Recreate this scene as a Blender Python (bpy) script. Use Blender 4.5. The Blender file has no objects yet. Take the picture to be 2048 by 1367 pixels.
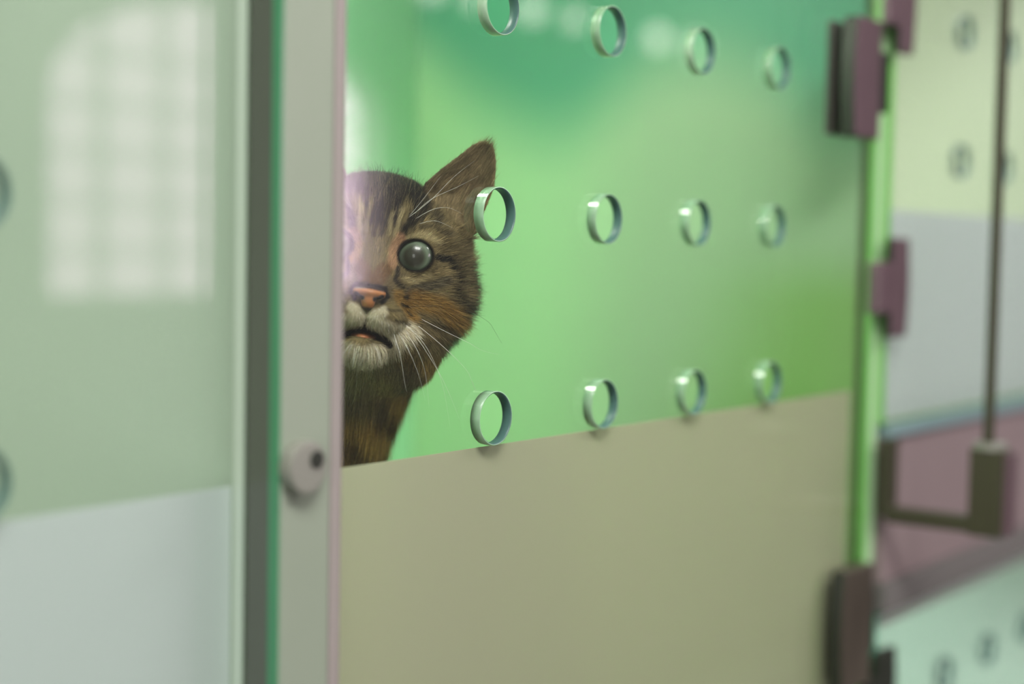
import bpy, bmesh, math
import numpy as np
from mathutils import Vector, Matrix
rng = np.random.default_rng(7)
sc = bpy.context.scene
COL = sc.collection
R = math.radians

# ------------------------------------------------------------------ camera
CAM = Vector((-.6205, -.464, 1.30))
A = R(36.2); PITCH = R(-3.56); ROLL = R(1.06)
F = Vector((math.cos(A)*math.cos(PITCH), math.sin(A)*math.cos(PITCH), math.sin(PITCH)))
R0 = Vector((math.sin(A), -math.cos(A), 0)); U0 = R0.cross(F)
RR = R0*math.cos(ROLL) + U0*math.sin(ROLL); UU = U0*math.cos(ROLL) - R0*math.sin(ROLL)
cd = bpy.data.cameras.new('camera'); cam = bpy.data.objects.new('camera', cd); COL.objects.link(cam)
m = Matrix((RR, UU, -F)).transposed().to_4x4(); m.translation = CAM
cam.matrix_world = m
cd.sensor_width = 36; cd.lens = 3170/2048*36; cd.clip_start = .02
cd.dof.use_dof = True; cd.dof.focus_distance = .775; cd.dof.aperture_fstop = 2.6
sc.camera = cam

# ------------------------------------------------------------------ world, light, exposure
w = bpy.data.worlds.new('world'); sc.world = w; w.use_nodes = True
wb = w.node_tree.nodes['Background']
wb.inputs[0].default_value = (1.0, .76, .92, 1); wb.inputs[1].default_value = 7.5
def area(name, loc, target, size, energy, col=(1, 1, 1), sy=None):
    l = bpy.data.lights.new(name, 'AREA'); l.energy = energy; l.color = col; l.size = size
    if sy: l.shape = 'RECTANGLE'; l.size_y = sy
    o = bpy.data.objects.new(name, l); COL.objects.link(o); o.location = loc
    o.rotation_euler = (Vector(target)-Vector(loc)).to_track_quat('-Z', 'Y').to_euler()
    return o
area('ceiling_fill', (-.7, -1.0, 2.52), (-.1, -.6, 0), .9, 44, (1, .98, .95), .5)  # added room fill from above, no fixture modelled
area('side_fill', (-2.3, -1.2, 1.35), (-.03, .05, 1.2), .9, 12, (1, .98, .95), .9)  # unseen fill added to brighten the cat's throat and the hardware
area('ceiling_fill', (1.6, -1.1, 2.52), (1.3, -.7, 0), .9, 30, (1, .98, .95), .5)
area('cage_fill', (-.02, .28, 1.628), (.20, .47, 1.1), .14, 2.4, (1, 1, .92), .14)  # added light inside each cage, not a fitted lamp
area('cage_fill', (.12, .35, 1.63), (.30, .425, 1.30), .10, .55, (1, 1, .95), .05)
area('cage_fill', (-.36, .2, 1.635), (-.36, .2, 0), .16, .30, (1, 1, .95), .16)
area('cage_fill', (.72, .2, 1.638), (.72, .2, 0), .16, 1.35, (1, 1, .95), .16)
area('cage_fill', (.78, .22, .995), (.78, .22, 0), .16, 1.3, (.88, 1, .96), .16)
vs = sc.view_settings; vs.view_transform = 'Standard'; vs.look = 'None'; vs.exposure = -0.04; vs.gamma = 1; vs.use_curve_mapping = False
sc.cycles.max_bounces = 14; sc.cycles.transparent_max_bounces = 24; sc.cycles.diffuse_bounces = 5; sc.cycles.glossy_bounces = 5
sc.cycles.use_denoising = True; sc.cycles.sample_clamp_indirect = 8
sc.cycles.caustics_reflective = False; sc.cycles.caustics_refractive = False

# ------------------------------------------------------------------ materials
def mat(name, col, rough=.6, metal=0, spec=.5, noise=None, nscale=8, bump=0, bscale=400):
    mt = bpy.data.materials.new(name); mt.use_nodes = True; nt = mt.node_tree; b = nt.nodes['Principled BSDF']
    b.inputs['Base Color'].default_value = (*col, 1); b.inputs['Roughness'].default_value = rough
    b.inputs['Metallic'].default_value = metal; b.inputs['Specular IOR Level'].default_value = spec
    tc = nt.nodes.new('ShaderNodeTexCoord')
    if noise:
        n = nt.nodes.new('ShaderNodeTexNoise'); n.inputs['Scale'].default_value = nscale; n.inputs['Detail'].default_value = 3
        mx = nt.nodes.new('ShaderNodeMix'); mx.data_type = 'RGBA'; mx.inputs[6].default_value = (*col, 1); mx.inputs[7].default_value = (*noise, 1)
        nt.links.new(tc.outputs['Object'], n.inputs['Vector']); nt.links.new(n.outputs[0], mx.inputs[0]); nt.links.new(mx.outputs[2], b.inputs['Base Color'])
    if bump:
        n2 = nt.nodes.new('ShaderNodeTexNoise'); n2.inputs['Scale'].default_value = bscale; bp = nt.nodes.new('ShaderNodeBump')
        bp.inputs['Strength'].default_value = bump; bp.inputs['Distance'].default_value = .0005
        nt.links.new(tc.outputs['Object'], n2.inputs['Vector']); nt.links.new(n2.outputs[0], bp.inputs['Height']); nt.links.new(bp.outputs[0], b.inputs['Normal'])
    return mt
def clear_glass(name, tint=(.985, .995, .985), rough=0.0, haze=0, hazecol=(.8, .8, .8), ior=1.52):
    mt = bpy.data.materials.new(name); mt.use_nodes = True; nt = mt.node_tree; nt.nodes.clear()
    N = nt.nodes.new; L = nt.links.new
    out = N('ShaderNodeOutputMaterial'); tr = N('ShaderNodeBsdfTransparent'); tr.inputs[0].default_value = (*tint, 1)
    gl = N('ShaderNodeBsdfGlossy'); gl.inputs['Roughness'].default_value = rough; gl.inputs[0].default_value = (1, 1, 1, 1)
    fr = N('ShaderNodeFresnel'); fr.inputs[0].default_value = 1.52
    geo = N('ShaderNodeNewGeometry'); mb = N('ShaderNodeMix'); mb.data_type = 'FLOAT'   # same reflectance on both sides of the sheet
    L(geo.outputs['Backfacing'], mb.inputs[0]); mb.inputs[2].default_value = ior; mb.inputs[3].default_value = 1/ior
    L(mb.outputs[0], fr.inputs[0])
    mx = N('ShaderNodeMixShader'); L(fr.outputs[0], mx.inputs[0]); L(tr.outputs[0], mx.inputs[1]); L(gl.outputs[0], mx.inputs[2])
    last = mx
    if haze:
        df = N('ShaderNodeBsdfTranslucent'); df.inputs[0].default_value = (*hazecol, 1)
        d2 = N('ShaderNodeBsdfDiffuse'); d2.inputs[0].default_value = (*hazecol, 1)
        m2 = N('ShaderNodeMixShader'); m2.inputs[0].default_value = .5; L(df.outputs[0], m2.inputs[1]); L(d2.outputs[0], m2.inputs[2])
        m3 = N('ShaderNodeMixShader'); m3.inputs[0].default_value = haze; L(mx.outputs[0], m3.inputs[1]); L(m2.outputs[0], m3.inputs[2]); last = m3
    L(last.outputs[0], out.inputs[0]); return mt
def frosted(name, col, transl=.45):
    mt = bpy.data.materials.new(name); mt.use_nodes = True; nt = mt.node_tree; nt.nodes.clear()
    N = nt.nodes.new; L = nt.links.new
    out = N('ShaderNodeOutputMaterial'); d = N('ShaderNodeBsdfDiffuse'); t = N('ShaderNodeBsdfTranslucent')
    d.inputs[0].default_value = (*col, 1); t.inputs[0].default_value = (*col, 1)
    mx = N('ShaderNodeMixShader'); mx.inputs[0].default_value = transl; L(d.outputs[0], mx.inputs[1]); L(t.outputs[0], mx.inputs[2])
    g = N('ShaderNodeBsdfGlossy'); g.inputs['Roughness'].default_value = .45; m2 = N('ShaderNodeMixShader'); m2.inputs[0].default_value = .08
    L(mx.outputs[0], m2.inputs[1]); L(g.outputs[0], m2.inputs[2]); L(m2.outputs[0], out.inputs[0]); return mt
M = {}
M['glass'] = clear_glass('clear_glass')
M['glass_pale'] = clear_glass('pale_glass', (.95, .97, .95), 0, .05, (.85, .88, .85), ior=1.30)
M['edge'] = mat('glass_edge_green', (.16, .44, .10), .25, noise=(.2, .5, .12), nscale=6)
M['edge_pale'] = mat('glass_edge_pale', (.62, .72, .62), .3)
M['edge_teal'] = mat('glass_edge_teal', (.03, .2, .13), .25, noise=(.05, .3, .2), nscale=6)
M['rim'] = mat('ground_glass_edge', (.055, .125, .11), .4, noise=(.075, .155, .14), nscale=60)
M['rim_outer'] = mat('ground_glass_edge_pale', (.33, .54, .34), .3)
M['frost'] = frosted('frosted_film_beige', (.70, .71, .50))
M['frost_pale'] = frosted('frosted_film_pale', (.80, .85, .87))
M['green'] = mat('green_laminate', (.27, .52, .27), .45, noise=(.40, .60, .24), nscale=3.5)
def shade_patches():
    # green laminate with soft patches of shade and reflection painted into its colour
    mt = mat('shade_painted_laminate', (.36, .60, .33), .45); nt = mt.node_tree; N = nt.nodes.new; L = nt.links.new; b = nt.nodes['Principled BSDF']
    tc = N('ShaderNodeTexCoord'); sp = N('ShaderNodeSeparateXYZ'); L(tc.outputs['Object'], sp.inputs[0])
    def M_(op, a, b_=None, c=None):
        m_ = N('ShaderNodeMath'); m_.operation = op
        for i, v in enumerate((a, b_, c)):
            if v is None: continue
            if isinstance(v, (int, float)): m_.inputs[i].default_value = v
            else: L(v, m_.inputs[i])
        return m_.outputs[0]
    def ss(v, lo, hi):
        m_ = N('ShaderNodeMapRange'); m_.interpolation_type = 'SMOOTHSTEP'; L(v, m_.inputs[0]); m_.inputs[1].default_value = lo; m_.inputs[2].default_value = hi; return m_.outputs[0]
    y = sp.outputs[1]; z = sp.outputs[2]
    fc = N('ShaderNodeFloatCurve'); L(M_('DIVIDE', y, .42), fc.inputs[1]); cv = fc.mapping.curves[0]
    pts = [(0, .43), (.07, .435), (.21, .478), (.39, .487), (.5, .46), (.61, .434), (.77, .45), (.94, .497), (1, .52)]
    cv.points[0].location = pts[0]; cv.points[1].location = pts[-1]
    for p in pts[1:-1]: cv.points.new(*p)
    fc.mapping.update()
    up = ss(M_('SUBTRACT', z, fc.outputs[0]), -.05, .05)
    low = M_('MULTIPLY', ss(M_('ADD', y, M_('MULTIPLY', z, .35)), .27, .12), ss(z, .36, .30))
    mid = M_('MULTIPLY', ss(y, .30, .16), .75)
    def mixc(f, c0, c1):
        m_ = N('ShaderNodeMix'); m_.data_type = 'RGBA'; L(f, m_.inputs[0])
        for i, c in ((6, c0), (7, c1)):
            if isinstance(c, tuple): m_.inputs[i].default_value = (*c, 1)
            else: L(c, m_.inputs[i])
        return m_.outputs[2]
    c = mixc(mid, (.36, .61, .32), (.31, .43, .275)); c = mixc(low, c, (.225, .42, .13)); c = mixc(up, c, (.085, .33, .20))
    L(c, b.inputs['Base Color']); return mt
M['print'] = shade_patches()  # no printed pattern: shade and reflection painted into the green laminate
M['green_mint'] = mat('mint_laminate', (.42, .80, .50), .5)
M['pale'] = mat('pale_green_laminate', (.60, .68, .50), .5, noise=(.64, .70, .56), nscale=2)
M['mint'] = mat('pale_mint_laminate', (.56, .67, .59), .5)
M['white'] = mat('white_laminate', (.75, .78, .74), .5)
M['alu'] = mat('anodised_aluminium', (.27, .32, .245), .5, .1, noise=(.30, .34, .27), nscale=20)
M['alu_mauve'] = mat('mauve_reflection_strip', (.30, .262, .25), .6)  # room reflection on the post's rounded edge, put into the colour
M['gasket'] = mat('dark_gasket', (.13, .145, .12), .25, .3)
M['green_strip'] = mat('green_glass_strip', (.07, .26, .13), .2)
M['steel'] = mat('brushed_mauve_steel', (.115, .072, .085), .38, .25, noise=(.15, .095, .11), nscale=30)
M['steel_low'] = mat('bronze_steel', (.075, .06, .045), .38, .25, noise=(.11, .09, .07), nscale=30)
M['steel_dark'] = mat('dark_steel', (.035, .04, .03), .4, .4)
M['olive'] = mat('olive_bronze_metal', (.055, .053, .03), .38, .3)
M['beam'] = mat('mauve_grey_panel', (.25, .192, .195), .5, .15, noise=(.28, .215, .22), nscale=12)
M['beam_grey'] = mat('grey_ledge', (.13, .12, .115), .8)
M['teal_seal'] = mat('blue_grey_seal', (.20, .30, .31), .4)
M['wall'] = mat('plaster', (.22, .215, .205), .9, bump=.3)
M['floor'] = mat('grey_vinyl', (.30, .30, .28), .5, noise=(.35, .35, .33), nscale=3)
M['ceil'] = mat('white_ceiling', (.75, .75, .73), .9)
M['frame_white'] = mat('white_window_frame', (.8, .79, .78), .5)
M['lock'] = mat('satin_lock', (.29, .29, .25), .35, .3)

# ------------------------------------------------------------------ mesh helpers
def link(name, bm, m, parent=None, loc=None, smooth=False):
    me = bpy.data.meshes.new(name); bm.normal_update(); bm.to_mesh(me); bm.free()
    if smooth:
        for p in me.polygons: p.use_smooth = True
    if not isinstance(m, (list, tuple)): m = [m]
    for q in m: me.materials.append(q)
    o = bpy.data.objects.new(name, me); COL.objects.link(o)
    if parent: o.parent = parent
    if loc is not None: o.location = loc
    return o
def box(bm, x0, x1, y0, y1, z0, z1, bev=0, mi=0, seg=2):
    r = bmesh.ops.create_cube(bm, size=1)
    for v in r['verts']:
        v.co = Vector((x0 if v.co.x < 0 else x1, y0 if v.co.y < 0 else y1, z0 if v.co.z < 0 else z1))
    fs = set(f for v in r['verts'] for f in v.link_faces)
    for f in fs: f.material_index = mi
    if bev:
        es = set(e for v in r['verts'] for e in v.link_edges)
        bmesh.ops.bevel(bm, geom=list(es), offset=bev, segments=seg, profile=.6, affect='EDGES')
def cyl(bm, p, q, r, seg=24, r2=None, bev=0):
    p, q = Vector(p), Vector(q); d = q-p
    res = bmesh.ops.create_cone(bm, cap_ends=True, segments=seg, radius1=r, radius2=r if r2 is None else r2, depth=d.length)
    mt = Matrix.Translation((p+q)/2) @ d.to_track_quat('Z', 'Y').to_matrix().to_4x4()
    bmesh.ops.transform(bm, matrix=mt, verts=res['verts'])
    if bev:
        es = [e for e in set(e for v in res['verts'] for e in v.link_edges) if len(e.link_faces) == 2 and e.calc_face_angle(0) > .8]
        bmesh.ops.bevel(bm, geom=es, offset=bev, segments=2, profile=.6, affect='EDGES')
def one(name, m, parent, *a, smooth=False, **k):
    bm = bmesh.new(); box(bm, *a, **k); return link(name, bm, m, parent, smooth=smooth)
def onec(name, m, parent, *a, **k):
    bm = bmesh.new(); cyl(bm, *a, **k); return link(name, bm, m, parent, smooth=False)
def tag(o, label=None, cat=None, group=None, kind=None):
    for k, v in (('label', label), ('category', cat), ('group', group), ('kind', kind)):
        if v: o[k] = v
    return o
def empty(name, loc, label, cat, group=None):
    o = bpy.data.objects.new(name, None); COL.objects.link(o); o.location = loc; o.empty_display_size = .02
    return tag(o, label, cat, group)
def struct(o): o['kind'] = 'structure'; return o

# ------------------------------------------------------------------ room
def room():
    struct(one('floor', M['floor'], None, -2.6, 4.2, -1.9, .8, -.05, 0))
    struct(one('ceiling', M['ceil'], None, -2.6, 4.2, -1.9, .8, 2.6, 2.65))
    struct(one('wall_left', M['wall'], None, -2.7, -2.6, -1.9, .8, -.05, 2.65))
    struct(one('wall_right', M['wall'], None, 4.2, 4.3, -1.9, .8, -.05, 2.65))
    struct(one('wall_back', M['wall'], None, -2.6, 4.2, .7, .8, 0, 2.6))
    # wall opposite the cages, with one arched window opening
    bm = bmesh.new(); x0, x1, z0, zs, zt = 1.12, 2.02, 1.18, 1.55, 1.76
    pts = [(x0, z0), (x1, z0), (x1, zs)]
    for k in range(1, 16):
        t = math.pi*k/16; pts.append(((x0+x1)/2+math.cos(t)*(x1-x0)/2, zs+math.sin(t)*(zt-zs)))
    pts.append((x0, zs))
    outer = [(-2.6, 0), (4.2, 0), (4.2, 2.6), (-2.6, 2.6)]
    def loop(ps):
        vs_ = [bm.verts.new((a, -1.9, b)) for a, b in ps]; return [bm.edges.new((vs_[i], vs_[(i+1) % len(vs_)])) for i in range(len(vs_))]
    es = loop(outer)+loop(pts)
    r = bmesh.ops.triangle_fill(bm, use_beauty=True, use_dissolve=True, edges=es)
    fs = [f for f in r['geom'] if isinstance(f, bmesh.types.BMFace)]
    ex = bmesh.ops.extrude_face_region(bm, geom=fs)
    bmesh.ops.translate(bm, vec=(0, .1, 0), verts=[v for v in ex['geom'] if isinstance(v, bmesh.types.BMVert)])
    bmesh.ops.recalc_face_normals(bm, faces=bm.faces)
    struct(link('wall_front', bm, M['wall']))
    win = bpy.data.objects.new('window_1', None); COL.objects.link(win); win['kind'] = 'structure'; win.location = (1.54, -1.85, 1.18)
    bm = bmesh.new()
    for k in range(len(pts)):
        a, b = pts[k], pts[(k+1) % len(pts)]; cyl(bm, (a[0]-1.54, 0, a[1]-1.18), (b[0]-1.54, 0, b[1]-1.18), .014, 8)
    link('window_frame', bm, M['frame_white'], win)
    bm = bmesh.new()
    for k in range(1, 6): 
        x = x0+(x1-x0)*k/6; hh = zs+(zt-zs)*math.sqrt(max(0, 1-((x-(x0+x1)/2)/((x1-x0)/2))**2))
        box(bm, x-1.54-.0045, x-1.54+.0045, -.01, .01, 0, hh-1.18)
    for k in range(1, 6):
        z = .09*k; zz = z+1.18; half = (x1-x0)/2*(1 if zz < zs else math.sqrt(max(0, 1-((zz-zs)/(zt-zs))**2)))
        box(bm, -half+.0025, half+.0025, -.009, .009, z-.004, z+.004)
    link('glazing_bars', bm, M['frame_white'], win)
room()

# small round spotlights in a line along the opposite wall
lampm = bpy.data.materials.new('lit_spot'); lampm.use_nodes = True
b = lampm.node_tree.nodes['Principled BSDF']; b.inputs['Emission Color'].default_value = (1, .95, .85, 1); b.inputs['Emission Strength'].default_value = 4
SPOTS = [(2.11, 1.0), (2.276, 1), (2.491, 1), (2.671, .8), (3.065, 1), (3.266, 1)]
for i, (x, s) in enumerate(SPOTS):
    e = empty('wall_spotlight', (x, -1.8, 1.856), 'small round wall spotlight in the row on the wall opposite the glass doors', 'spotlight', 'spotlights mirrored in the glass')
    onec('mount', M['frame_white'], e, (0, 0, 0), (0, .03, 0), .038*s)
    bm = bmesh.new(); bmesh.ops.create_uvsphere(bm, u_segments=16, v_segments=10, radius=.027*s)
    bmesh.ops.translate(bm, vec=(0, .035, 0), verts=bm.verts); link('bulb', bm, lampm, e, smooth=True)

# ------------------------------------------------------------------ cages
def cage(name, x0, x1, z0, z1, depth, wl, wr, wb_, label, fl=None, t=.016, floor_t=.012):
    e = empty(name, ((x0+x1)/2, .012, z0), label, 'cage', 'stacked cat cages')
    X0, X1, D = x0-(x0+x1)/2, x1-(x0+x1)/2, depth
    H = z1-z0
    if wl: one('side_panel', wl, e, X0-t/2+.0005, X0+t/2-.0005, 0, D, 0, H)
    if wr: one('side_panel', wr, e, X1-t/2+.0005, X1+t/2-.0005, 0, D, 0, H)
    one('back_panel', wb_, e, X0+t/2, X1-t/2, D-.012, D, 0, H)
    one('floor_panel', fl or M['white'], e, X0+t/2, X1-t/2, 0, D-.012, 0, floor_t)
    one('top_panel', fl or M['white'], e, X0+t/2, X1-t/2, 0, D-.012, H-.01, H)
    return e
CZ0, CZ1 = .955, 1.65
cage('cat_cage', -.60, -.150, CZ0, CZ1, .46, M['pale'], None, M['pale'], 'pale green cat cage behind the milky glass door left of the metal post')
M['pale_cool'] = mat('pale_cool_laminate', (.55, .66, .55), .5)
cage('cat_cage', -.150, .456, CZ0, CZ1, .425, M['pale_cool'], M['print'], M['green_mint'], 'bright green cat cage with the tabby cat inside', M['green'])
cage('cat_cage', .475, 1.07, 1.172, CZ1, .46, M['pale'], M['pale'], M['pale'], 'pale cat cage above the mauve crossbeam, past the hinges')
cage('cat_cage', .475, 1.07, .55, 1.022, .46, M['pale'], M['mint'], M['mint'], 'pale mint cat cage below the mauve crossbeam')

def pane_bm(x0, x1, z0, z1, holes, y0, y1, rad):
    bm = bmesh.new(); es = []
    def loop(ps):
        vs_ = [bm.verts.new((a, y0, b)) for a, b in ps]; es.extend(bm.edges.new((vs_[i], vs_[(i+1) % len(vs_)])) for i in range(len(vs_)))
    loop([(x0, z0), (x1, z0), (x1, z1), (x0, z1)])
    for hx, hz in holes: loop([(hx+rad*math.cos(2*math.pi*k/48), hz+rad*math.sin(2*math.pi*k/48)) for k in range(48)])
    r = bmesh.ops.triangle_fill(bm, use_beauty=True, use_dissolve=False, edges=es)
    fs = [f for f in r['geom'] if isinstance(f, bmesh.types.BMFace)]
    # drop any triangles lying inside a hole
    bad = [f for f in fs if any((f.calc_center_median().x-hx)**2+(f.calc_center_median().z-hz)**2 < (rad*.98)**2 for hx, hz in holes)]
    if bad: bmesh.ops.delete(bm, geom=bad, context='FACES_ONLY')
    fs = [f for f in bm.faces]
    ex = bmesh.ops.extrude_face_region(bm, geom=fs)
    bmesh.ops.translate(bm, vec=(0, y1-y0, 0), verts=[v for v in ex['geom'] if isinstance(v, bmesh.types.BMVert)])
    bmesh.ops.recalc_face_normals(bm, faces=bm.faces)
    for f in bm.faces:
        f.material_index = 0
        c = f.calc_center_median()
        if abs(f.normal.y) < .5:
            inh = any((c.x-hx)**2+(c.z-hz)**2 < (rad*1.05)**2 for hx, hz in holes)
            f.material_index = 0 if inh else 1
    return bm
def hinge(parent, x0, x1, z0, z1, side, th=.012, m=None, kx=.016, mk=None):
    """clamp plate with a bowed outer edge on the pane, inner plate, and a knuckle toward the post (side=+1: at the +x edge)"""
    m = m or M['steel']; mk = mk or m
    bow = .0035; n = 12; pts = []
    for k in range(n+1):
        t = k/n; pts.append(((x0 if side > 0 else x1)-side*bow*math.sin(math.pi*t)+side*.001, z0+(z1-z0)*t))
    inner = (x1 if side > 0 else x0)
    ps = pts+[(inner, z1), (inner, z0)]
    bm = bmesh.new()
    vs_ = [bm.verts.new((a, -.0005, b)) for a, b in ps]; f = bm.faces.new(vs_)
    ex = bmesh.ops.extrude_face_region(bm, geom=[f]); fr = [v for v in ex['geom'] if isinstance(v, bmesh.types.BMVert)]
    bmesh.ops.translate(bm, vec=(0, -th+.0005, 0), verts=fr)
    bmesh.ops.recalc_face_normals(bm, faces=bm.faces)
    es = [e for e in bm.edges if e.calc_face_angle(0) > .8]
    bmesh.ops.bevel(bm, geom=es, offset=.0022, segments=3, profile=.6, affect='EDGES')
    for f in bm.faces:
        if abs(f.normal.y) < .4 and f.normal.x < -.5: f.material_index = 1
    box(bm, x0+.001, x1-.001, 0.0072, .0116, z0+.002, z1-.002, .001, mi=1)
    h = link('hinge', bm, [m, M['steel_dark']], parent)
    zc = (z0+z1)/2; kk = (z1-z0)*.26
    bm = bmesh.new()
    if side > 0: box(bm, x1-.004, x1+kx, -th+.002, .004, zc-kk, zc+kk, .002)
    else: box(bm, x0-kx, x0+.004, -th+.001, .004, zc-kk, zc+kk, .002)
    link('hinge_knuckle', bm, mk, h)
    return h
def door(name, x0, x1, z0, z1, holes, filmz, glass, film, edge, label, film_x=None, thick=.006, rad=.0136, hx_list=()):
    e = empty(name, ((x0+x1)/2, 0, z0), label, 'glass door', 'glass cage doors')
    cx = (x0+x1)/2
    hs = [(a-cx, b-z0) for a, b in holes]
    link('pane', pane_bm(x0-cx, x1-cx, 0, z1-z0, hs, 0, thick, rad), [glass, edge], e)
    fx0, fx1 = film_x or (x0+.001, x1-.001)
    if filmz > z0: one('frosted_film', film, e, fx0-cx, fx1-cx, thick+.0002, thick+.0010, .001, filmz-z0)
    for (a, b) in hs:
        bm = bmesh.new(); n = 48; ri, ro = rad-.0011, rad-.0002
        ring = [[bm.verts.new((a+r_*math.cos(2*math.pi*k/n), y_, b+r_*math.sin(2*math.pi*k/n))) for k in range(n)]
                for r_, y_ in ((ri, .0006), (ri+.0005, .0001), (ro, .0001), (ro, thick-.0001), (ri+.0005, thick-.0001), (ri, thick-.0006))]
        for q in range(6):
            for k in range(n):
                f = bm.faces.new((ring[q][k], ring[q][(k+1) % n], ring[(q+1) % 6][(k+1) % n], ring[(q+1) % 6][k])); f.material_index = 1 if q in (1, 2, 3) else 0
        bmesh.ops.recalc_face_normals(bm, faces=bm.faces)
        link('hole_rim', bm, [M['rim'], M['rim_outer'] if glass is M['glass'] else M['rim']], e, smooth=True)
    return e, cx
cols = [.0015, .100, .1985, .297]; rows = [1.414, 1.314, 1.214]
DB, cB = door('glass_door', -.1275, .4515, CZ0+.002, CZ1, [(a, b) for a in cols for b in rows+[1.514]], 1.1995, M['glass'], M['frost'], M['edge'],
              'clear glass door with rows of round holes and beige frosted lower part in front of the cat', film_x=(-.127, .432))
hinge(DB, .386-cB, .426-cB, 1.3765-CZ0-.002, 1.4580-CZ0-.002, 1, kx=.020, mk=M['steel_dark'])
hinge(DB, .394-cB, .441-cB, .990-CZ0-.002, 1.0765-CZ0-.002, 1, m=M['steel_low'], kx=.010, mk=M['steel_dark'])
DA, cA = door('glass_door', -.57, -.1690, CZ0+.002, CZ1, [(-.294-.1*k, b) for k in range(2) for b in rows+[1.514]], 1.1990, M['glass_pale'], M['frost_pale'], M['edge_pale'],
              'pale milky glass door left of the metal post, hazy with a window reflection')
DC, cC = door('glass_door', .478, 1.06, 1.172, CZ1, [(.622+.101*k, b) for k in range(4) for b in (1.474, 1.372, 1.576)], 1.3300, M['glass_pale'], M['frost_pale'], M['edge'],
              'pale glass door above the mauve crossbeam, frosted across its lower half')
hinge(DC, .4700-cC, .4960-cC, 1.4420-1.172, 1.518-1.172, -1, th=.007, kx=.018)
hinge(DC, .4700-cC, .5000-cC, 1.2365-1.172, 1.309-1.172, -1, th=.007, kx=.020)
DD, cD = door('glass_door', .478, 1.06, .56, 1.0285, [(.626+.101*k, b) for k in range(4) for b in (.955, .854)], .83, M['glass_pale'], M['frost_pale'], M['edge_teal'],
              'pale mint glass door below the mauve crossbeam at the lower right corner')
hinge(DD, .4680-cD, .5010-cD, .930-.56, 1.004-.56, -1, th=.007, m=M['steel_dark'])

# upright between the bright green cage and the pale ones
pst = empty('cage_upright', (.464, .0, CZ0), 'narrow pale green upright strip between the green cage and the pale cages', 'upright')
one('olive_edge', M['olive'], pst, -.0105, -.0085, .0045, .012, 0, CZ1-CZ0)
one('light_strip', mat('light_green_strip', (.42, .66, .36), .4), pst, -.0080, .0125, .0046, .0115, 0, CZ1-CZ0)

# mauve beam and grey ledge between upper and lower cages
bmO = empty('crossbeam', (.80, 0, 1.03), 'mauve grey crossbeam between the upper and lower pale cages', 'beam')
one('beam_panel', M['beam'], bmO, -.316, .34, .0005, .011, .0225, .131, .001)
one('top_seal', M['teal_seal'], bmO, -.316, .34, -.003, .0095, .1315, .1410, .001)
one('lower_ledge', M['beam_grey'], bmO, -.316, .34, -.004, .0095, .0, .022, .001)

# long vertical bolt rod standing off the beam
la = empty('bolt_rod_latch', (.476, -.001, 1.11), 'dark metal bolt latch with tall vertical rod standing off the mauve beam', 'latch')
one('base_plate', M['olive'], la, -.006, .012, -.008, .001, -.005, .052, .002)
one('arm', M['olive'], la, -.006, .006, -.086, -.006, -.009, .003, .002)
bm = bmesh.new(); box(bm, -.009, .009, -.0925, -.068, -.010, .052, .002); link('guide_block', bm, [M['olive']], la)
one('side_cover', M['steel'], la, -.008, .008, -.097, -.0928, -.008, .050, .001)
onec('rod', M['olive'], la, (0, -.0785, .050), (0, -.0785, .53), .0040)
onec('collar', M['lock'], la, (0, -.080, .0515), (0, -.080, .056), .0115)

# foreground post between the two big doors
po = empty('door_post', (-.149, 0, CZ0), 'blurred grey green metal post with a round lock in the foreground', 'post')
H = CZ1-CZ0
bm = bmesh.new(); box(bm, -.0180, .0115, -.019, -.0005, 0, H, .0025, seg=3)
link('post_profile', bm, M['alu'], po)
one('edge_reflection_strip', M['alu_mauve'], po, .0117, .0190, -.0185, -.0005, 0, H, .002)
one('gasket', M['gasket'], po, -.0190, -.0182, -.0130, -.0005, 0, H)
one('glass_strip', M['green_strip'], po, -.0191, -.0182, -.0185, -.0132, 0, H)
lk = bmesh.new(); cyl(lk, (-.0085, -.0185, 1.2085-CZ0), (-.0085, -.0255, 1.2085-CZ0), .0108, 40, bev=.0012)
lk = link('lock_cylinder', lk, M['lock'], po)
onec('keyway', M['steel_dark'], lk, (-.0045, -.0252, 1.2115-CZ0), (-.0045, -.0262, 1.2115-CZ0), .0036)

# ------------------------------------------------------------------ the cat (head frame in centimetres: x sideways, y into the head, z up, origin at the nose tip)
SM = .01
NOSE = CAM + (F + RR*(738-1024)/3170 - UU*(590-683.5)/3170)*.745
hy = (NOSE-CAM).normalized(); hx = (RR*.9903-UU*.139); hx = (hx-hy*hx.dot(hy)).normalized(); hz = hx.cross(hy)
HB = np.array([hx, hy, hz])                       # rows: head axes in world
NO = np.array(NOSE)
def to_head(p): return (np.array(p)-NO) @ HB.T / SM
def to_world(q): return np.asarray(q)*SM @ HB + NO

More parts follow.
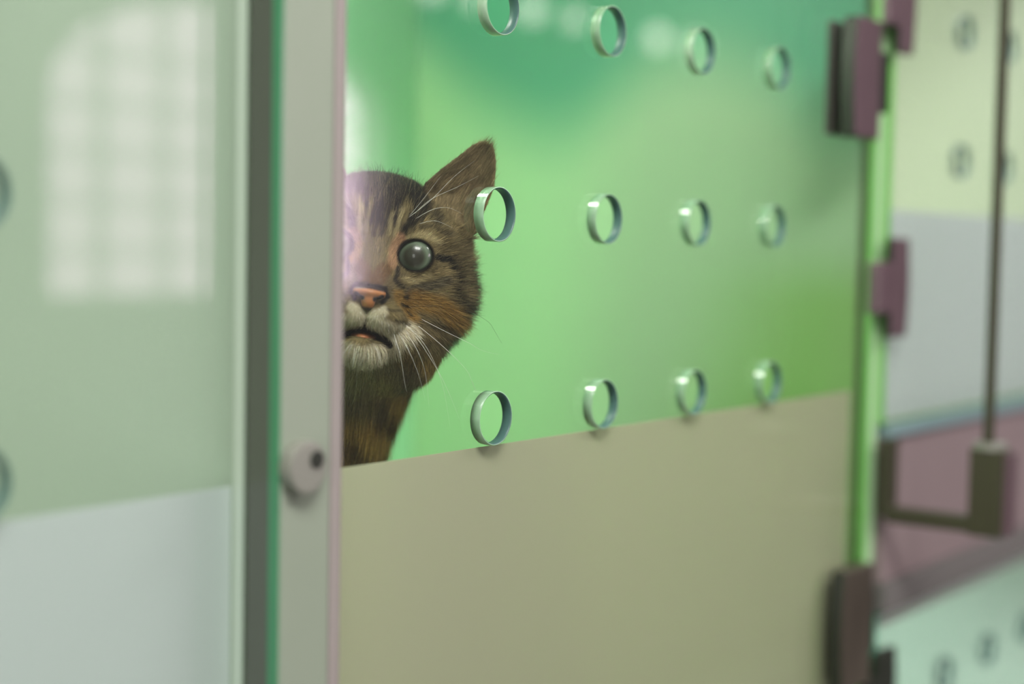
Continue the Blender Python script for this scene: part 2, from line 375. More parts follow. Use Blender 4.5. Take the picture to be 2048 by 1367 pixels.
def surf_net(sdf, xs, ys, zs):
    """naive surface nets on a rectilinear grid; returns verts, quads"""
    nx, ny, nz = sdf.shape; s = sdf < 0
    c = s[:-1, :-1, :-1].astype(np.int8)
    for a in (0, 1):
        for b_ in (0, 1):
            for d in (0, 1):
                if a+b_+d: c += s[a:nx-1+a, b_:ny-1+b_, d:nz-1+d]
    act = (c > 0) & (c < 8); I, J, K = np.nonzero(act)
    idx = -np.ones(act.shape, np.int32); idx[I, J, K] = np.arange(len(I))
    acc = np.zeros((len(I), 3)); cnt = np.zeros(len(I))
    corners = [(a, b_, d) for a in (0, 1) for b_ in (0, 1) for d in (0, 1)]
    for p in corners:
        for ax in range(3):
            if p[ax]: continue
            q = list(p); q[ax] = 1
            v0 = sdf[I+p[0], J+p[1], K+p[2]]; v1 = sdf[I+q[0], J+q[1], K+q[2]]
            mk = (v0 < 0) != (v1 < 0)
            t = np.where(mk, v0/np.where(mk, v0-v1, 1), 0)
            P0 = np.stack([xs[I+p[0]], ys[J+p[1]], zs[K+p[2]]], 1); P1 = np.stack([xs[I+q[0]], ys[J+q[1]], zs[K+q[2]]], 1)
            acc += np.where(mk[:, None], P0+(P1-P0)*t[:, None], 0); cnt += mk
    V = acc/cnt[:, None]; Q = []
    for ax in range(3):
        sl0 = [slice(None)]*3; sl1 = [slice(None)]*3; sl0[ax] = slice(0, -1); sl1[ax] = slice(1, None)
        for a in range(3):
            if a != ax: sl0[a] = slice(1, -1); sl1[a] = slice(1, -1)
        A0 = s[tuple(sl0)]; A1 = s[tuple(sl1)]; ii = np.stack(np.nonzero(A0 != A1), 1)
        inside0 = A0[tuple(ii.T)]
        o1, o2 = [a for a in range(3) if a != ax]
        base = ii.copy(); base[:, o1] += 1; base[:, o2] += 1
        def g(d1, d2):
            q = base.copy(); q[:, o1] += d1; q[:, o2] += d2; return idx[q[:, 0], q[:, 1], q[:, 2]]
        quad = np.stack([g(-1, -1), g(0, -1), g(0, 0), g(-1, 0)], 1)
        flip = inside0 if ax != 1 else ~inside0
        quad[~flip] = quad[~flip][:, ::-1]; Q.append(quad)
    return V, np.concatenate(Q)
def smin(a, b_, k):
    h = np.clip(.5+.5*(b_-a)/k, 0, 1); return b_*(1-h)+a*h-k*h*(1-h)
def smax(a, b_, k): return -smin(-a, -b_, k)
def ell(X, Y, Z, c, r, ang=0):
    dx, dy, dz = X-c[0], Y-c[1], Z-c[2]
    if ang: ca, sa = math.cos(ang), math.sin(ang); dx, dz = dx*ca+dz*sa, -dx*sa+dz*ca
    k0 = np.sqrt((dx/r[0])**2+(dy/r[1])**2+(dz/r[2])**2)
    k1 = np.sqrt((dx/r[0]**2)**2+(dy/r[1]**2)**2+(dz/r[2]**2)**2)
    return k0*(k0-1)/np.maximum(k1, 1e-6)
def cap(X, Y, Z, a, b_, ra, rb=None):
    rb = ra if rb is None else rb; a = np.array(a, float); b_ = np.array(b_, float); d = b_-a
    h = np.clip(((X-a[0])*d[0]+(Y-a[1])*d[1]+(Z-a[2])*d[2])/(d@d), 0, 1)
    return np.sqrt((X-a[0]-h*d[0])**2+(Y-a[1]-h*d[1])**2+(Z-a[2]-h*d[2])**2)-(ra+(rb-ra)*h)
def poly2(px, pz, P):
    """signed distance to polygon, negative inside"""
    P = np.array(P, float); n = len(P); d = np.full(px.shape, 1e9); s = np.ones(px.shape)
    j = n-1
    for i in range(n):
        ex, ez = P[j]-P[i]; wx, wz = px-P[i][0], pz-P[i][1]
        t = np.clip((wx*ex+wz*ez)/(ex*ex+ez*ez), 0, 1); d = np.minimum(d, (wx-ex*t)**2+(wz-ez*t)**2)
        c1 = pz >= P[i][1]; c2 = pz < P[j][1]; c3 = ex*wz > ez*wx
        s = np.where((c1 & c2 & c3) | (~c1 & ~c2 & ~c3), -s, s); j = i
    return s*np.sqrt(d)
EYE = (1.97, 3.05, 2.22)
EAR = [(1.75, 5.3), (1.95, 5.95), (2.65, 6.75), (3.4, 7.5), (4.0, 8.15), (4.4, 8.42), (4.78, 8.46), (5.14, 8.22), (5.36, 7.65), (5.46, 6.9), (5.48, 6.2), (5.28, 5.4), (5.0, 4.4), (4.75, 3.5), (4.1, 3.2), (3.2, 3.8), (2.3, 4.6)]
def ear_sheet(x, z, dp):
    di = np.clip(-dp, 0, 3)
    t = np.clip((z-3.4)/5, 0, 1)
    return 4.15+.35*t + 1.7*(1-np.exp(-di/.75))*(1-.55*t)
# body joints: world points -> head frame
BW = {k: to_head(v) for k, v in dict(head=(-.001, .075, 1.285), neck=(-.012, .118, 1.215), chest=(-.004, .150, 1.150), mid=(.028, .215, 1.105), hip=(.060, .285, 1.062),
      shl=(-.068, .150, 1.145), elL=(-.070, .165, 1.075), paL=(-.066, .120, .988), shr=(.042, .120, 1.135), elR=(.046, .135, 1.07), paR=(.034, .080, .988),
      thL=(-.010, .300, 1.050), knL=(-.045, .235, 1.035), ftL=(-.045, .200, .984), thR=(.120, .265, 1.05), knR=(.118, .195, 1.035), ftR=(.110, .160, .984),
      t0=(.075, .335, 1.01), t1=(.145, .350, .990), t2=(.215, .330, .984), t3=(.250, .260, .983), t4=(.240, .200, .983)).items()}
def body_sdf(X, Y, Z):
    B = BW
    d = cap(X, Y, Z, B['head'], B['neck'], 4.3, 4.5)
    d = smin(d, cap(X, Y, Z, B['neck'], B['chest'], 4.5, 5.7), 1.2)
    d = smin(d, cap(X, Y, Z, B['chest'], B['mid'], 5.7, 6.3), 1.5)
    d = smin(d, cap(X, Y, Z, B['mid'], B['hip'], 6.3, 7.0), 1.5)
    for s in 'LR':
        q = 'shl' if s == 'L' else 'shr'
        d = smin(d, cap(X, Y, Z, B[q], B['el'+s], 2.6, 1.7), 1.2); d = smin(d, cap(X, Y, Z, B['el'+s], B['pa'+s], 1.6, 1.2), .8)
        pw = B['pa'+s]; d = smin(d, cap(X, Y, Z, pw, pw+np.array([0, -1.6, -.15]), 1.3, 1.15), .5)
        d = smin(d, cap(X, Y, Z, B['th'+s], B['kn'+s], 4.2, 3.2), 1.5); d = smin(d, cap(X, Y, Z, B['kn'+s], B['ft'+s], 2.0, 1.15), .8)
        f = B['ft'+s]; d = smin(d, cap(X, Y, Z, f, f+np.array([0, -2.2, 0]), 1.2, 1.2), .5)
    d = smin(d, cap(X, Y, Z, B['t0'], B['t1'], 1.9, 1.5), 1); d = smin(d, cap(X, Y, Z, B['t1'], B['t2'], 1.5, 1.35), .5)
    d = smin(d, cap(X, Y, Z, B['t2'], B['t3'], 1.35, 1.2), .5); d = smin(d, cap(X, Y, Z, B['t3'], B['t4'], 1.2, .9), .5)
    return d
def head_sdf(X, Y, Z):
    x = np.abs(X)
    d = ell(x, Y, Z, (0, 6.4, 2.55), (4.15, 4.7, 3.62))
    d = smin(d, ell(x, Y, Z, (2.75, 5.6, .45), (2.45, 2.7, 2.75)), 1.2)            # cheeks
    d = smin(d, ell(x, Y, Z, (1.8, 5.5, -2.25), (2.15, 2.4, 2.0)), 1.0)           # ruff below the cheek
    d = smin(d, ell(x, Y, Z, (3.35, 5.7, 2.9), (1.35, 2.0, 1.6)), .7)
    d = smin(d, ell(x, Y, Z, (0, 3.2, .2), (2.1, 2.4, 1.9)), 1.0)                  # muzzle root
    d = smin(d, cap(x, Y, Z, (0, 1.05, .42), (0, 3.0, 3.2), .62, 1.15), .6)        # bridge
    d = smin(d, ell(x, Y, Z, (.82, 1.35, -.92), (1.05, 1.05, .78)), .35)           # whisker pads
    d = smin(d, ell(x, Y, Z, (0, 1.75, -2.45), (1.15, 1.25, .75)), .5)             # chin
    d = smin(d, ell(x, Y, Z, (1.5, 2.9, -1.95), (1.25, 1.55, .85)), .6)
    d = smin(d, ell(x, Y, Z, (1.6, 4.0, -1.6), (1.7, 2.0, 1.3)), .9)               # jaw
    d = smin(d, cap(x, Y, Z, (1.0, 2.95, 3.1), (2.7, 3.5, 3.3), .72, .8), .6)      # brow
    e = EYE
    d = smax(d, -ell(x, Y, Z, (e[0], e[1]-1.9, e[2]), (1.15, 1.35, 1.05)), .35)      # shallow hollow in front of the eye
    d = smin(d, ell(x, Y, Z, e, (1.14, 1.06, 1.10)), .30)                          # lids
    ey = ell(x, Y, Z, (e[0], e[1]-1.2, e[2]), (.86, 2.2, .745), R(14))
    d = smax(d, -ey, .06)
    mo = np.full(d.shape, 9.)                                                       # mouth slit, slightly open
    pts = [(0, -1.80, .27), (.5, -1.87, .25), (.95, -2.05, .18), (1.30, -2.2, .09)]
    for (a, za, ra), (b_, zb, rb) in zip(pts[:-1], pts[1:]):
        mo = np.minimum(mo, cap(x, Y*0, Z, (a, 0, za), (b_, 0, zb), ra, rb))
    mo = smax(mo, np.abs(Y-1.0)-1.25+np.minimum(0, .45*(1.4-x)), .08)
    d = smax(d, -mo, .08)
    # groove of the philtrum
    d = smax(d, -cap(x, Y, Z, (0, .35, -.65), (0, .55, -1.6), .10), .1)
    # ears
    dp = poly2(x[:, 0:1, :], Z[:, 0:1, :], EAR)+.06 if x.ndim == 3 and x.shape[1] > 1 else poly2(x, Z, EAR)+.06
    sh = ear_sheet(x, Z, dp)
    thick = .14
    carve = smax(dp+.16, (Y-(sh-thick)), .08)
    carve = smax(carve, 4.0-Z, .3)
    earb = smax(dp, np.abs(Y-sh)*.75-thick, .12)
    d = smax(d, -carve, .15)
    d = smin(d, earb, .18)
    return d
def cat_sdf(X, Y, Z):
    hd = head_sdf(X, Y, Z); bd = body_sdf(X, Y, Z)
    # keep the body clear of the carved ear bowls and the mouth
    return smin(hd, bd, .8*np.clip((-1.0-Z)/2, .02, 1))
def axis(lo, f0, f1, hi, fine, coarse):
    return np.concatenate([np.arange(lo, f0, coarse), np.arange(f0, f1, fine), np.arange(f1, hi+coarse, coarse)])
# extents of the body in the head frame
allp = np.array(list(BW.values())); lo = allp.min(0)-8.5; hi = allp.max(0)+8.5
xs = axis(lo[0], -5.8, 5.9, hi[0], .085, .45); ys = axis(min(lo[1], -3), -.3, 9.5, hi[1], .085, .45); zs = axis(lo[2], -4.2, 8.8, hi[2]+6, .085, .45)
G = np.empty((len(xs), len(ys), len(zs)), np.float32)
for k0 in range(0, len(xs), 24):
    X, Y, Z = np.meshgrid(xs[k0:k0+24], ys, zs, indexing='ij'); G[k0:k0+24] = cat_sdf(X, Y, Z)
CV, CQ = surf_net(G, xs, ys, zs)
def grad(P, f=cat_sdf, e=.04):
    g = np.zeros_like(P)
    for a in range(3):
        q = P.copy(); q[:, a] += e; r = P.copy(); r[:, a] -= e
        g[:, a] = f(*q.T)-f(*r.T)
    return g/np.maximum(np.linalg.norm(g, axis=1), 1e-9)[:, None]

# colours of the coat (sRGB -> linear)
def lin(c): c = np.array(c, float)/255; return np.where(c <= .04045, c/12.92, ((c+.055)/1.055)**2.4)
CC = {k: lin(v) for k, v in dict(D=(26, 24, 21), L=(184, 168, 124), P=(205, 158, 120), G=(84, 78, 66), O=(168, 128, 62), B=(122, 84, 48), C=(228, 216, 186), base=(128, 113, 78), tan=(158, 134, 92), dark=(50, 44, 33)).items()}
STR = [[[[-0.66,5.92],[0.74,5.6],[1.89,5.22]],0.73,"D",0.95],[[[0.25,4.7],[0.81,5.07],[1.83,4.8]],0.22,"D",0.6],[[[0.9,4.96],[0.68,4.27],[0.42,3.49]],0.17,"D",0.95],[[[1.58,4.15],[1.32,3.5],[1.17,3.01]],0.19,"D",0.95],[[[0.01,4.66],[0.17,2.97]],0.12,"D",0.7],[[[0.57,4.13],[0.51,3.02]],0.1,"L",0.6],[[[0.99,4.31],[0.9,3.56],[0.84,2.96]],0.12,"L",0.75],[[[1.47,2.96],[2.16,3.32],[3.05,3.08]],0.17,"L",0.8],[[[1.99,5.06],[2.33,4.38],[2.91,4.09]],0.24,"D",0.7],[[[1.99,3.67],[2.71,3.77],[3.44,3.48]],0.12,"D",0.6],[[[1.11,2.9],[0.88,2.33],[0.9,1.65]],0.27,"P",0.7],[[[1.21,1.52],[1.14,0.95],[1.51,0.58]],0.12,"D",0.9],[[[1.57,1.05],[2.12,0.96],[2.75,1.37]],0.15,"L",0.9],[[[1.95,0.47],[2.88,0.85],[3.68,1.25]],0.27,"G",0.8],[[[3.11,2.3],[3.75,2.29],[4.1,1.92],[4.38,1.3]],0.19,"D",1],[[[4.26,0.92],[4.53,0.39],[4.86,-0.01]],0.22,"D",0.95],[[[4.9,2.16],[5.29,0.74],[5.06,-0.76],[4.36,-1.84]],0.29,"D",0.75],[[[2.25,0.07],[3.49,-0.05],[4.57,-0.71]],0.53,"O",0.75],[[[1.37,0.19],[2.25,-0.79]],0.29,"O",0.7],[[[0.55,1.3],[0.24,0.77],[-0.08,0.58]],0.39,"B",0.7],[[[-0.83,-0.73],[-0.46,-1.29],[0.73,-1.37],[1.5,-1.63],[2.22,-1.46]],0.41,"C",0.9],[[[0.07,-1.02],[0.76,-0.68]],0.27,"C",0.9],[[[-0.5,-3.06],[0.47,-2.98],[1.49,-2.42],[2.36,-1.58]],0.39,"C",0.85],[[[1.39,-1.72],[2.13,-1.22]],0.27,"C",0.6],[[[-0.42,-2.76],[0.0,-2.8],[0.54,-2.62]],0.32,"C",0.85],[[[1.77,0.17],[1.77,0.15]],0.12,"D",0.9],[[[1.63,-0.24],[1.93,-0.27]],0.1,"D",0.9],[[[1.97,-0.58],[2.16,-0.68]],0.1,"D",0.8],[[[1.42,-1.03],[2.17,-1.12]],0.07,"D",0.7],[[[0.98,-0.55],[1.65,-0.55]],0.07,"D",0.5],[[[-0.12,-0.7],[-0.01,-1.52]],0.07,"D",1],[[[-0.75,-0.25],[-0.76,0.19],[-0.06,0.46],[0.67,0.44],[0.88,0.03],[0.67,-0.25]],0.12,"D",1],[[[3.14,-1.03],[4.26,-1.12]],0.19,"D",0.6],[[[2.67,-2.08],[3.72,-1.69]],0.17,"D",0.4]]
def vnoise(P, s, seed=0):
    q = P*s+seed*17.3; i = np.floor(q).astype(np.int64); f = q-i; f = f*f*(3-2*f); o = np.zeros(len(P))
    for a in (0, 1):
        for b_ in (0, 1):
            for c in (0, 1):
                h = (i[:, 0]+a)*374761393+(i[:, 1]+b_)*668265263+(i[:, 2]+c)*2147483647+seed*974711
                h = (h ^ (h >> 13))*1274126177; h = ((h ^ (h >> 16)) & 0xffff)/65535.
                o += h*(f[:, 0] if a else 1-f[:, 0])*(f[:, 1] if b_ else 1-f[:, 1])*(f[:, 2] if c else 1-f[:, 2])
    return o
def segd(x, z, pts):
    d = np.full(x.shape, 1e9)
    for (a, b_), (c, e) in zip(pts[:-1], pts[1:]):
        vx, vz = c-a, e-b_; t = np.clip(((x-a)*vx+(z-b_)*vz)/max(vx*vx+vz*vz, 1e-9), 0, 1); d = np.minimum(d, np.hypot(x-a-vx*t, z-b_-vz*t))
    return d
def coat(P, N=None):
    x, y, z = np.abs(P[:, 0]), P[:, 1], P[:, 2]
    n1 = vnoise(P, 1.1, 1); n2 = vnoise(P, 3.0, 2)
    col = CC['base']*(.55+.9*n1)[:, None]
    # banding on neck and body
    u = z*.9+y*.25+1.2*n1+.35*np.abs(P[:, 0]+3)
    band = np.clip(np.sin(z*2.7+P[:, 0]*1.0+y*.4+2.0*n1)*1.8+.35, 0, 1)*np.clip(.35+1.1*n2, 0, 1)*np.clip((-2.2-z+np.maximum(y-8, 0)*2)/1.2, 0, 1)
    bodyc = lin((158, 130, 72))*(.7+.7*n2)[:, None]
    wb_ = np.clip((-2.3-z)/.8+np.maximum(y-9.5, 0), 0, 1)[:, None]
    col = col*(1-wb_)+bodyc*wb_
    col = col*(1-band[:, None]*.85)+CC['D']*1.2*band[:, None]*.85
    sn = vnoise(np.stack([P[:, 0]*2.6, y*.6, z*.75], 1), 1.0, 9); fh = np.clip((z-2.9)/.8, 0, 1)*np.clip((3.2-x)/.6, 0, 1)*np.clip((9-y)/2, 0, 1)
    sd = (fh*np.clip((sn-.52+.10*(z-4.2))/.10, 0, 1)*.9)[:, None]; col = col*(1-sd)+CC['D']*sd
    front = (y < 7.2) & (z < 6.4) & (z > -3.6)
    xw = x+.12*(n2-.5); zw = z+.12*(vnoise(P, 3, 5)-.5)
    # pale throat
    th = np.exp(-((P[:, 0]+.3)/2.3)**2)*np.clip((-2.8-z)/.5, 0, 1)*np.clip((z+6.3)/1.8, 0, 1)*.9*np.clip((8-y)/2, 0, 1)
    col = col*(1-th[:, None])+lin((200, 188, 150))*th[:, None]
    for pts, r, k, s in STR:
        d = segd(xw, zw, pts); a = s*np.clip((r*1.25-d)/(r*.6), 0, 1)*front*(dear_mask(x, z) if k != 'D' or pts[0][0] > 3 else 1)
        col = col*(1-a[:, None])+CC[k]*a[:, None]
    # dark rim of the eye
    e = np.hypot((x-EYE[0]), (z-EYE[2])*1.12); a = np.clip((1.00-e)/.10, 0, 1)*(y < 4.2); col = col*(1-a[:, None])+lin((26, 22, 19))*a[:, None]
    # mouth
    d = segd(x, z, [(0, -1.76), (.5, -1.84), (.95, -2.04), (1.32, -2.24)]); a = np.clip((.29-.06*x-d)/.06, 0, 1)*(y < 4); col = col*(1-a[:, None])+lin((24, 20, 19))*a[:, None]
    # ears: brown grey, pale at the inner base, darker inside
    dp = poly2(x, z, EAR); er = np.clip(-dp/.15+.3, 0, 1)*(z > 4.0-.0*x)*(y < 7)*np.clip((z-(6.2-.55*x))/.35, 0, 1)*np.clip((x-1.9)/.3, 0, 1)
    ec = lin((146, 128, 94))*(.6+.8*n2)[:, None]
    inn = np.exp(-((x-4.5)/.55)**2-((z-5.4)/1.3)**2)[:, None]; ec = ec*(1-.45*inn)+lin((104, 84, 68))*.45*inn
    edg = np.exp(-(dp/.22)**2)[:, None]*np.clip((4.7-x)/.8, 0, 1)[:, None]; ec = ec*(1-.5*edg)+lin((60, 50, 36))*.5*edg
    tn = np.exp(-((x-3.4)/.8)**2-((z-4.6)/.8)**2)[:, None]; ec = ec*(1-.5*tn)+lin((150, 132, 96))*.5*tn
    col = col*(1-er[:, None])+ec*er[:, None]
    return np.clip(col*.88, .003, 1)
def dear_mask(x, z): return 1.0

cat = empty('cat', tuple(to_world((0, 12, -28))), 'brown tabby cat peering out from behind the post, mouth slightly open', 'cat')
CL = Vector(cat.location)
def link_np(name, V, Q, m, parent, colors=None, smooth=True):
    me = bpy.data.meshes.new(name); me.from_pydata([], [], []) if False else None
    me.vertices.add(len(V)); me.vertices.foreach_set('co', V.astype(np.float32).ravel())
    nq = len(Q); me.loops.add(nq*4); me.loops.foreach_set('vertex_index', Q.astype(np.int32).ravel())
    me.polygons.add(nq); me.polygons.foreach_set('loop_start', np.arange(0, nq*4, 4, dtype=np.int32)); me.polygons.foreach_set('loop_total', np.full(nq, 4, np.int32))
    me.update(calc_edges=True); me.polygons.foreach_set('use_smooth', np.full(nq, smooth))
    if colors is not None:
        at = me.color_attributes.new('coat', 'FLOAT_COLOR', 'POINT'); at.data.foreach_set('color', np.concatenate([colors, np.ones((len(V), 1))], 1).astype(np.float32).ravel())
    me.materials.append(m); me.validate(); o = bpy.data.objects.new(name, me); COL.objects.link(o); o.parent = parent; return o
def attr_mat(name, rough, spec=.3, gain=1.0):
    mt = bpy.data.materials.new(name); mt.use_nodes = True; nt = mt.node_tree; b = nt.nodes['Principled BSDF']
    a = nt.nodes.new('ShaderNodeAttribute'); a.attribute_name = 'coat'; nt.links.new(a.outputs['Color'], b.inputs['Base Color'])
    b.inputs['Roughness'].default_value = rough; b.inputs['Specular IOR Level'].default_value = spec; return mt
M['skin'] = attr_mat('cat_skin', .8, .1); M['fur'] = attr_mat('cat_fur', .6, .15)
Wv = to_world(CV)-np.array(CL)
ccol = coat(CV)*.75
body = link_np('body', Wv, CQ, M['skin'], cat, ccol)

# fur: individual strands
T0, T1, T2, T3 = (CV[CQ[:, i]] for i in range(4))
areaq = .5*np.linalg.norm(np.cross(T2-T0, T3-T1), axis=1); cen = (T0+T1+T2+T3)/4
headm = (cen[:, 2] > -4.5) & (cen[:, 1] < 10)
dens = np.where(headm, 1.0, .16)
dens = np.where((cen[:, 2] <= -3.5) & (cen[:, 2] > -13) & (cen[:, 1] < 9), .55, dens)
NF = 230000
pick = rng.choice(len(CQ), NF, p=areaq*dens/(areaq*dens).sum())
u, v = rng.random((2, NF, 1))
P = (T0[pick]*(1-u)+T1[pick]*u)*(1-v)+(T3[pick]*(1-u)+T2[pick]*u)*v
N = grad(P)
x = np.abs(P[:, 0]); z = P[:, 2]; y = P[:, 1]
e = np.hypot((x-EYE[0])*np.cos(R(14))+(z-EYE[2])*np.sin(R(14)), ((z-EYE[2])*np.cos(R(14))-(x-EYE[0])*np.sin(R(14)))*1.16)
ed = np.hypot(x-EYE[0], z-EYE[2])
keep = ~((e < .93) & (y < 4.3))
keep &= ~((x < .86) & (z > -.62) & (z < .42) & (y < 1.0) & (np.hypot(x/.86, (z-.05)/.5) < 1.05))
mdist = segd(x, z, [(0, -1.76), (.5, -1.84), (.95, -2.04), (1.32, -2.24)]); keep &= ~((mdist < .20) & (y < 3.2))
P, N, x, y, z, ed, e, mdist = P[keep], N[keep], x[keep], y[keep], z[keep], ed[keep], e[keep], mdist[keep]
dp = poly2(x, z, EAR)
sg = np.sign(P[:, 0])
ear = (dp < .12) & (z > 4.0) & (y < 6.4) & (z > 6.3-.62*x)
# flow of the coat
D = P-np.array([0, -.6, .35]); D[:, 1] *= .9; D[:, 2] += .25
lowm = z < -.3; D[lowm, 2] -= 1.2
up = (z > 1) & (x < 1.6) & (y < 5); D[up, 2] += 3.0
nk = np.clip((-2.2-z)/1.5, 0, 1)[:, None]
nrm = lambda a: a/np.maximum(np.linalg.norm(a, axis=1), 1e-9)[:, None]
D = nrm(D)*(1-nk)+np.array([-.05, .1, -1])*nk
bk = np.clip((P[:, 1:2]-9)/3, 0, 1); D = D*(1-bk)+np.array([.2, .7, -.6])*bk
D[ear] = nrm(np.stack([sg*.42, np.full(len(sg), -.15), np.ones(len(sg))*.85], 1))[ear]
D = nrm(D+rng.normal(0, .13, D.shape)); D = D-N*(D*N).sum(1)[:, None]; D = nrm(D)
tilt = np.where(ear, .22, .30); tilt = tilt+np.clip((-2.0-z)/2, 0, 1)*.08
tilt = tilt+rng.normal(0, .07, len(z))
dn = np.sqrt(P[:, 0]**2+(P[:, 1]-.3)**2+z**2)
L = .17+.085*np.clip(dn-.8, 0, 6)
L = np.where(z > 3.2, np.minimum(L, .6), L)
L = np.where((x > 3.6) & (z < 2.5), L+.35*np.clip(x-3.6, 0, 1.2), L)
L = np.where(z < -2.3, np.minimum(.5+.28*(-2.3-z), 1.15), L)
L = np.where(ear, .42+.25*rng.random(len(z)), L); L = np.where(ear & (dp > -.22), .13, L)
L = np.minimum(L, .12+.38*np.clip(e-.85, 0, 5)*1.2+.0)*1.0 if False else np.where(ed < 1.6, np.minimum(L, .14+.3*np.clip(ed-.9, 0, 2)), L)
L = np.where((y > 9) | (z < -8), 1.6, L)
L *= .7+.6*rng.random(len(z))
fly = rng.random(len(z)) < .04; L = np.where(fly & (z > 3.5) & ~ear, L*1.5, L); tilt = np.where(fly, tilt+.35, tilt)
cf = coat(P+nrm(D)*(L*.5)[:, None])
bright = np.exp(rng.normal(0, .45, len(z)))
cf = cf*bright[:, None]
agouti = (rng.random(len(z)) < .11)[:, None]; cf = np.where(agouti, cf*.4+np.array(CC['L'])*.42, cf)
lumi = cf.mean(1)
# build strands of 4 points
dirn = nrm(D+N*tilt[:, None]); bend = (D*.55-N*.12*(tilt[:, None] > .2))+np.array([0, 0, -.08])
ns = 4; pts = np.empty((len(z), ns, 3))
for k in range(ns):
    t = k/(ns-1); pts[:, k] = P+dirn*(L*t)[:, None]+bend*(L*t*t*.45)[:, None]-N*(.03 if k == 0 else 0)
# keep strands on the room side of nothing and inside the cage: clamp to behind the glass
PW = to_world(pts.reshape(-1, 3)); PW[:, 1] = np.maximum(PW[:, 1], .0085)
rad = np.where(z < -3, .0075, .0058)*np.where(ear, .9, 1); rad = np.where(dn < 2, .0045, rad)
radii = np.repeat(rad[:, None], ns, 1)*np.array([1, .9, .65, .12])[None]*SM
def make_curves(name, PWl, counts, radii, colors, m, parent):
    hc = bpy.data.hair_curves.new(name); hc.add_curves(counts)
    hc.attributes['position'].data.foreach_set('vector', PWl.astype(np.float32).ravel()) if 'position' in hc.attributes else None
    ra = hc.attributes.get('radius') or hc.attributes.new('radius', 'FLOAT', 'POINT'); ra.data.foreach_set('value', radii.astype(np.float32).ravel())
    ca = hc.attributes.new('coat', 'FLOAT_COLOR', 'CURVE'); ca.data.foreach_set('color', np.concatenate([colors, np.ones((len(colors), 1))], 1).astype(np.float32).ravel())
    hc.materials.append(m); o = bpy.data.objects.new(name, hc); COL.objects.link(o); o.parent = parent; return o
make_curves('fur', PW-np.array(CL), [ns]*len(z), radii, np.clip(cf, .002, .9), M['fur'], cat)

# nose leather
gx = np.arange(-1.15, 1.16, .035); gy = np.arange(-.6, 1.5, .035); gz = np.arange(-.95, .8, .035)
X, Y, Z = np.meshgrid(gx, gy, gz, indexing='ij'); ax_ = np.abs(X)
nd = ell(ax_, Y, Z, (0, .62, .14), (.70, .62, .30)); nd = smin(nd, ell(ax_, Y, Z, (.48, .62, .12), (.32, .42, .24)), .12)
nd = smin(nd, ell(ax_, Y, Z, (0, .62, -.22), (.34, .52, .50)), .15)
for a, b_, r_ in (((.30, .12, -.16), (.44, .12, -.13), .10), ((.44, .12, -.13), (.66, .40, .02), .075)):
    nd = smax(nd, -cap(ax_, Y, Z, a, b_, r_+.01), .05)
    nd = smax(nd, -cap(ax_, Y, Z, (a[0], .3, a[2]), (b_[0], .5, b_[2]), r_), .05)
nd = smax(nd, -cap(ax_, Y, Z, (0, .06, -.12), (0, .12, -.7), .035), .05)
nv, nq = surf_net(nd, gx, gy, gz)
nc = np.tile(lin((172, 108, 52)), (len(nv), 1))*(.85+.3*vnoise(nv, 6, 3))[:, None]
dk = np.clip((nv[:, 2]-.27+.10*np.abs(nv[:, 0]))/.08, 0, 1); dk = np.maximum(dk, np.clip((np.abs(nv[:, 0])-.74)/.05, 0, 1)); dk = np.maximum(dk, np.clip((-.52-nv[:, 2])/.1, 0, 1))
nostr = segd(np.abs(nv[:, 0]), nv[:, 2], [(.30, -.16), (.44, -.13), (.62, -.0)]); dk = np.maximum(dk, np.clip((.135-nostr)/.05, 0, 1))
nc = nc*(1-dk[:, None])+lin((24, 18, 16))*dk[:, None]
M['nose'] = attr_mat('nose_leather', .38, .5)
no = link_np('nose', to_world(nv)-np.array(CL), nq, M['nose'], cat, nc); no['label'] = 'orange brown nose with dark rim'

# eyes
def eye_mat():
    mt = bpy.data.materials.new('cat_eye'); mt.use_nodes = True; nt = mt.node_tree; b = nt.nodes['Principled BSDF']; N_ = nt.nodes.new; Lk = nt.links.new
    tc = N_('ShaderNodeTexCoord'); sp = N_('ShaderNodeSeparateXYZ'); Lk(tc.outputs['Object'], sp.inputs[0])
    cb = N_('ShaderNodeCombineXYZ'); Lk(sp.outputs[0], cb.inputs[0]); Lk(sp.outputs[2], cb.inputs[2])
    ln = N_('ShaderNodeVectorMath'); ln.operation = 'LENGTH'; Lk(cb.outputs[0], ln.inputs[0])
    rp = N_('ShaderNodeValToRGB'); mr = N_('ShaderNodeMath'); mr.operation = 'MULTIPLY'; mr.inputs[1].default_value = 100; Lk(ln.outputs['Value'], mr.inputs[0]); Lk(mr.outputs[0], rp.inputs[0])
    el = rp.color_ramp.elements; el[0].position = 0; el[0].color = (*lin((44, 42, 32)), 1); el[1].position = 1; el[1].color = (*lin((20, 20, 18)), 1)
    for p, c in ((.42, (48, 47, 36)), (.50, (66, 72, 56)), (.66, (104, 120, 98)), (.80, (66, 78, 64)), (.90, (26, 26, 22))):
        q = el.new(p); q.color = (*lin(c), 1)
    Lk(rp.outputs[0], b.inputs['Base Color']); b.inputs['Roughness'].default_value = .35
    b.inputs['Coat Weight'].default_value = .7; b.inputs['Coat Roughness'].default_value = .02; b.inputs['Coat IOR'].default_value = 1.45
    return mt
M['eye'] = eye_mat()
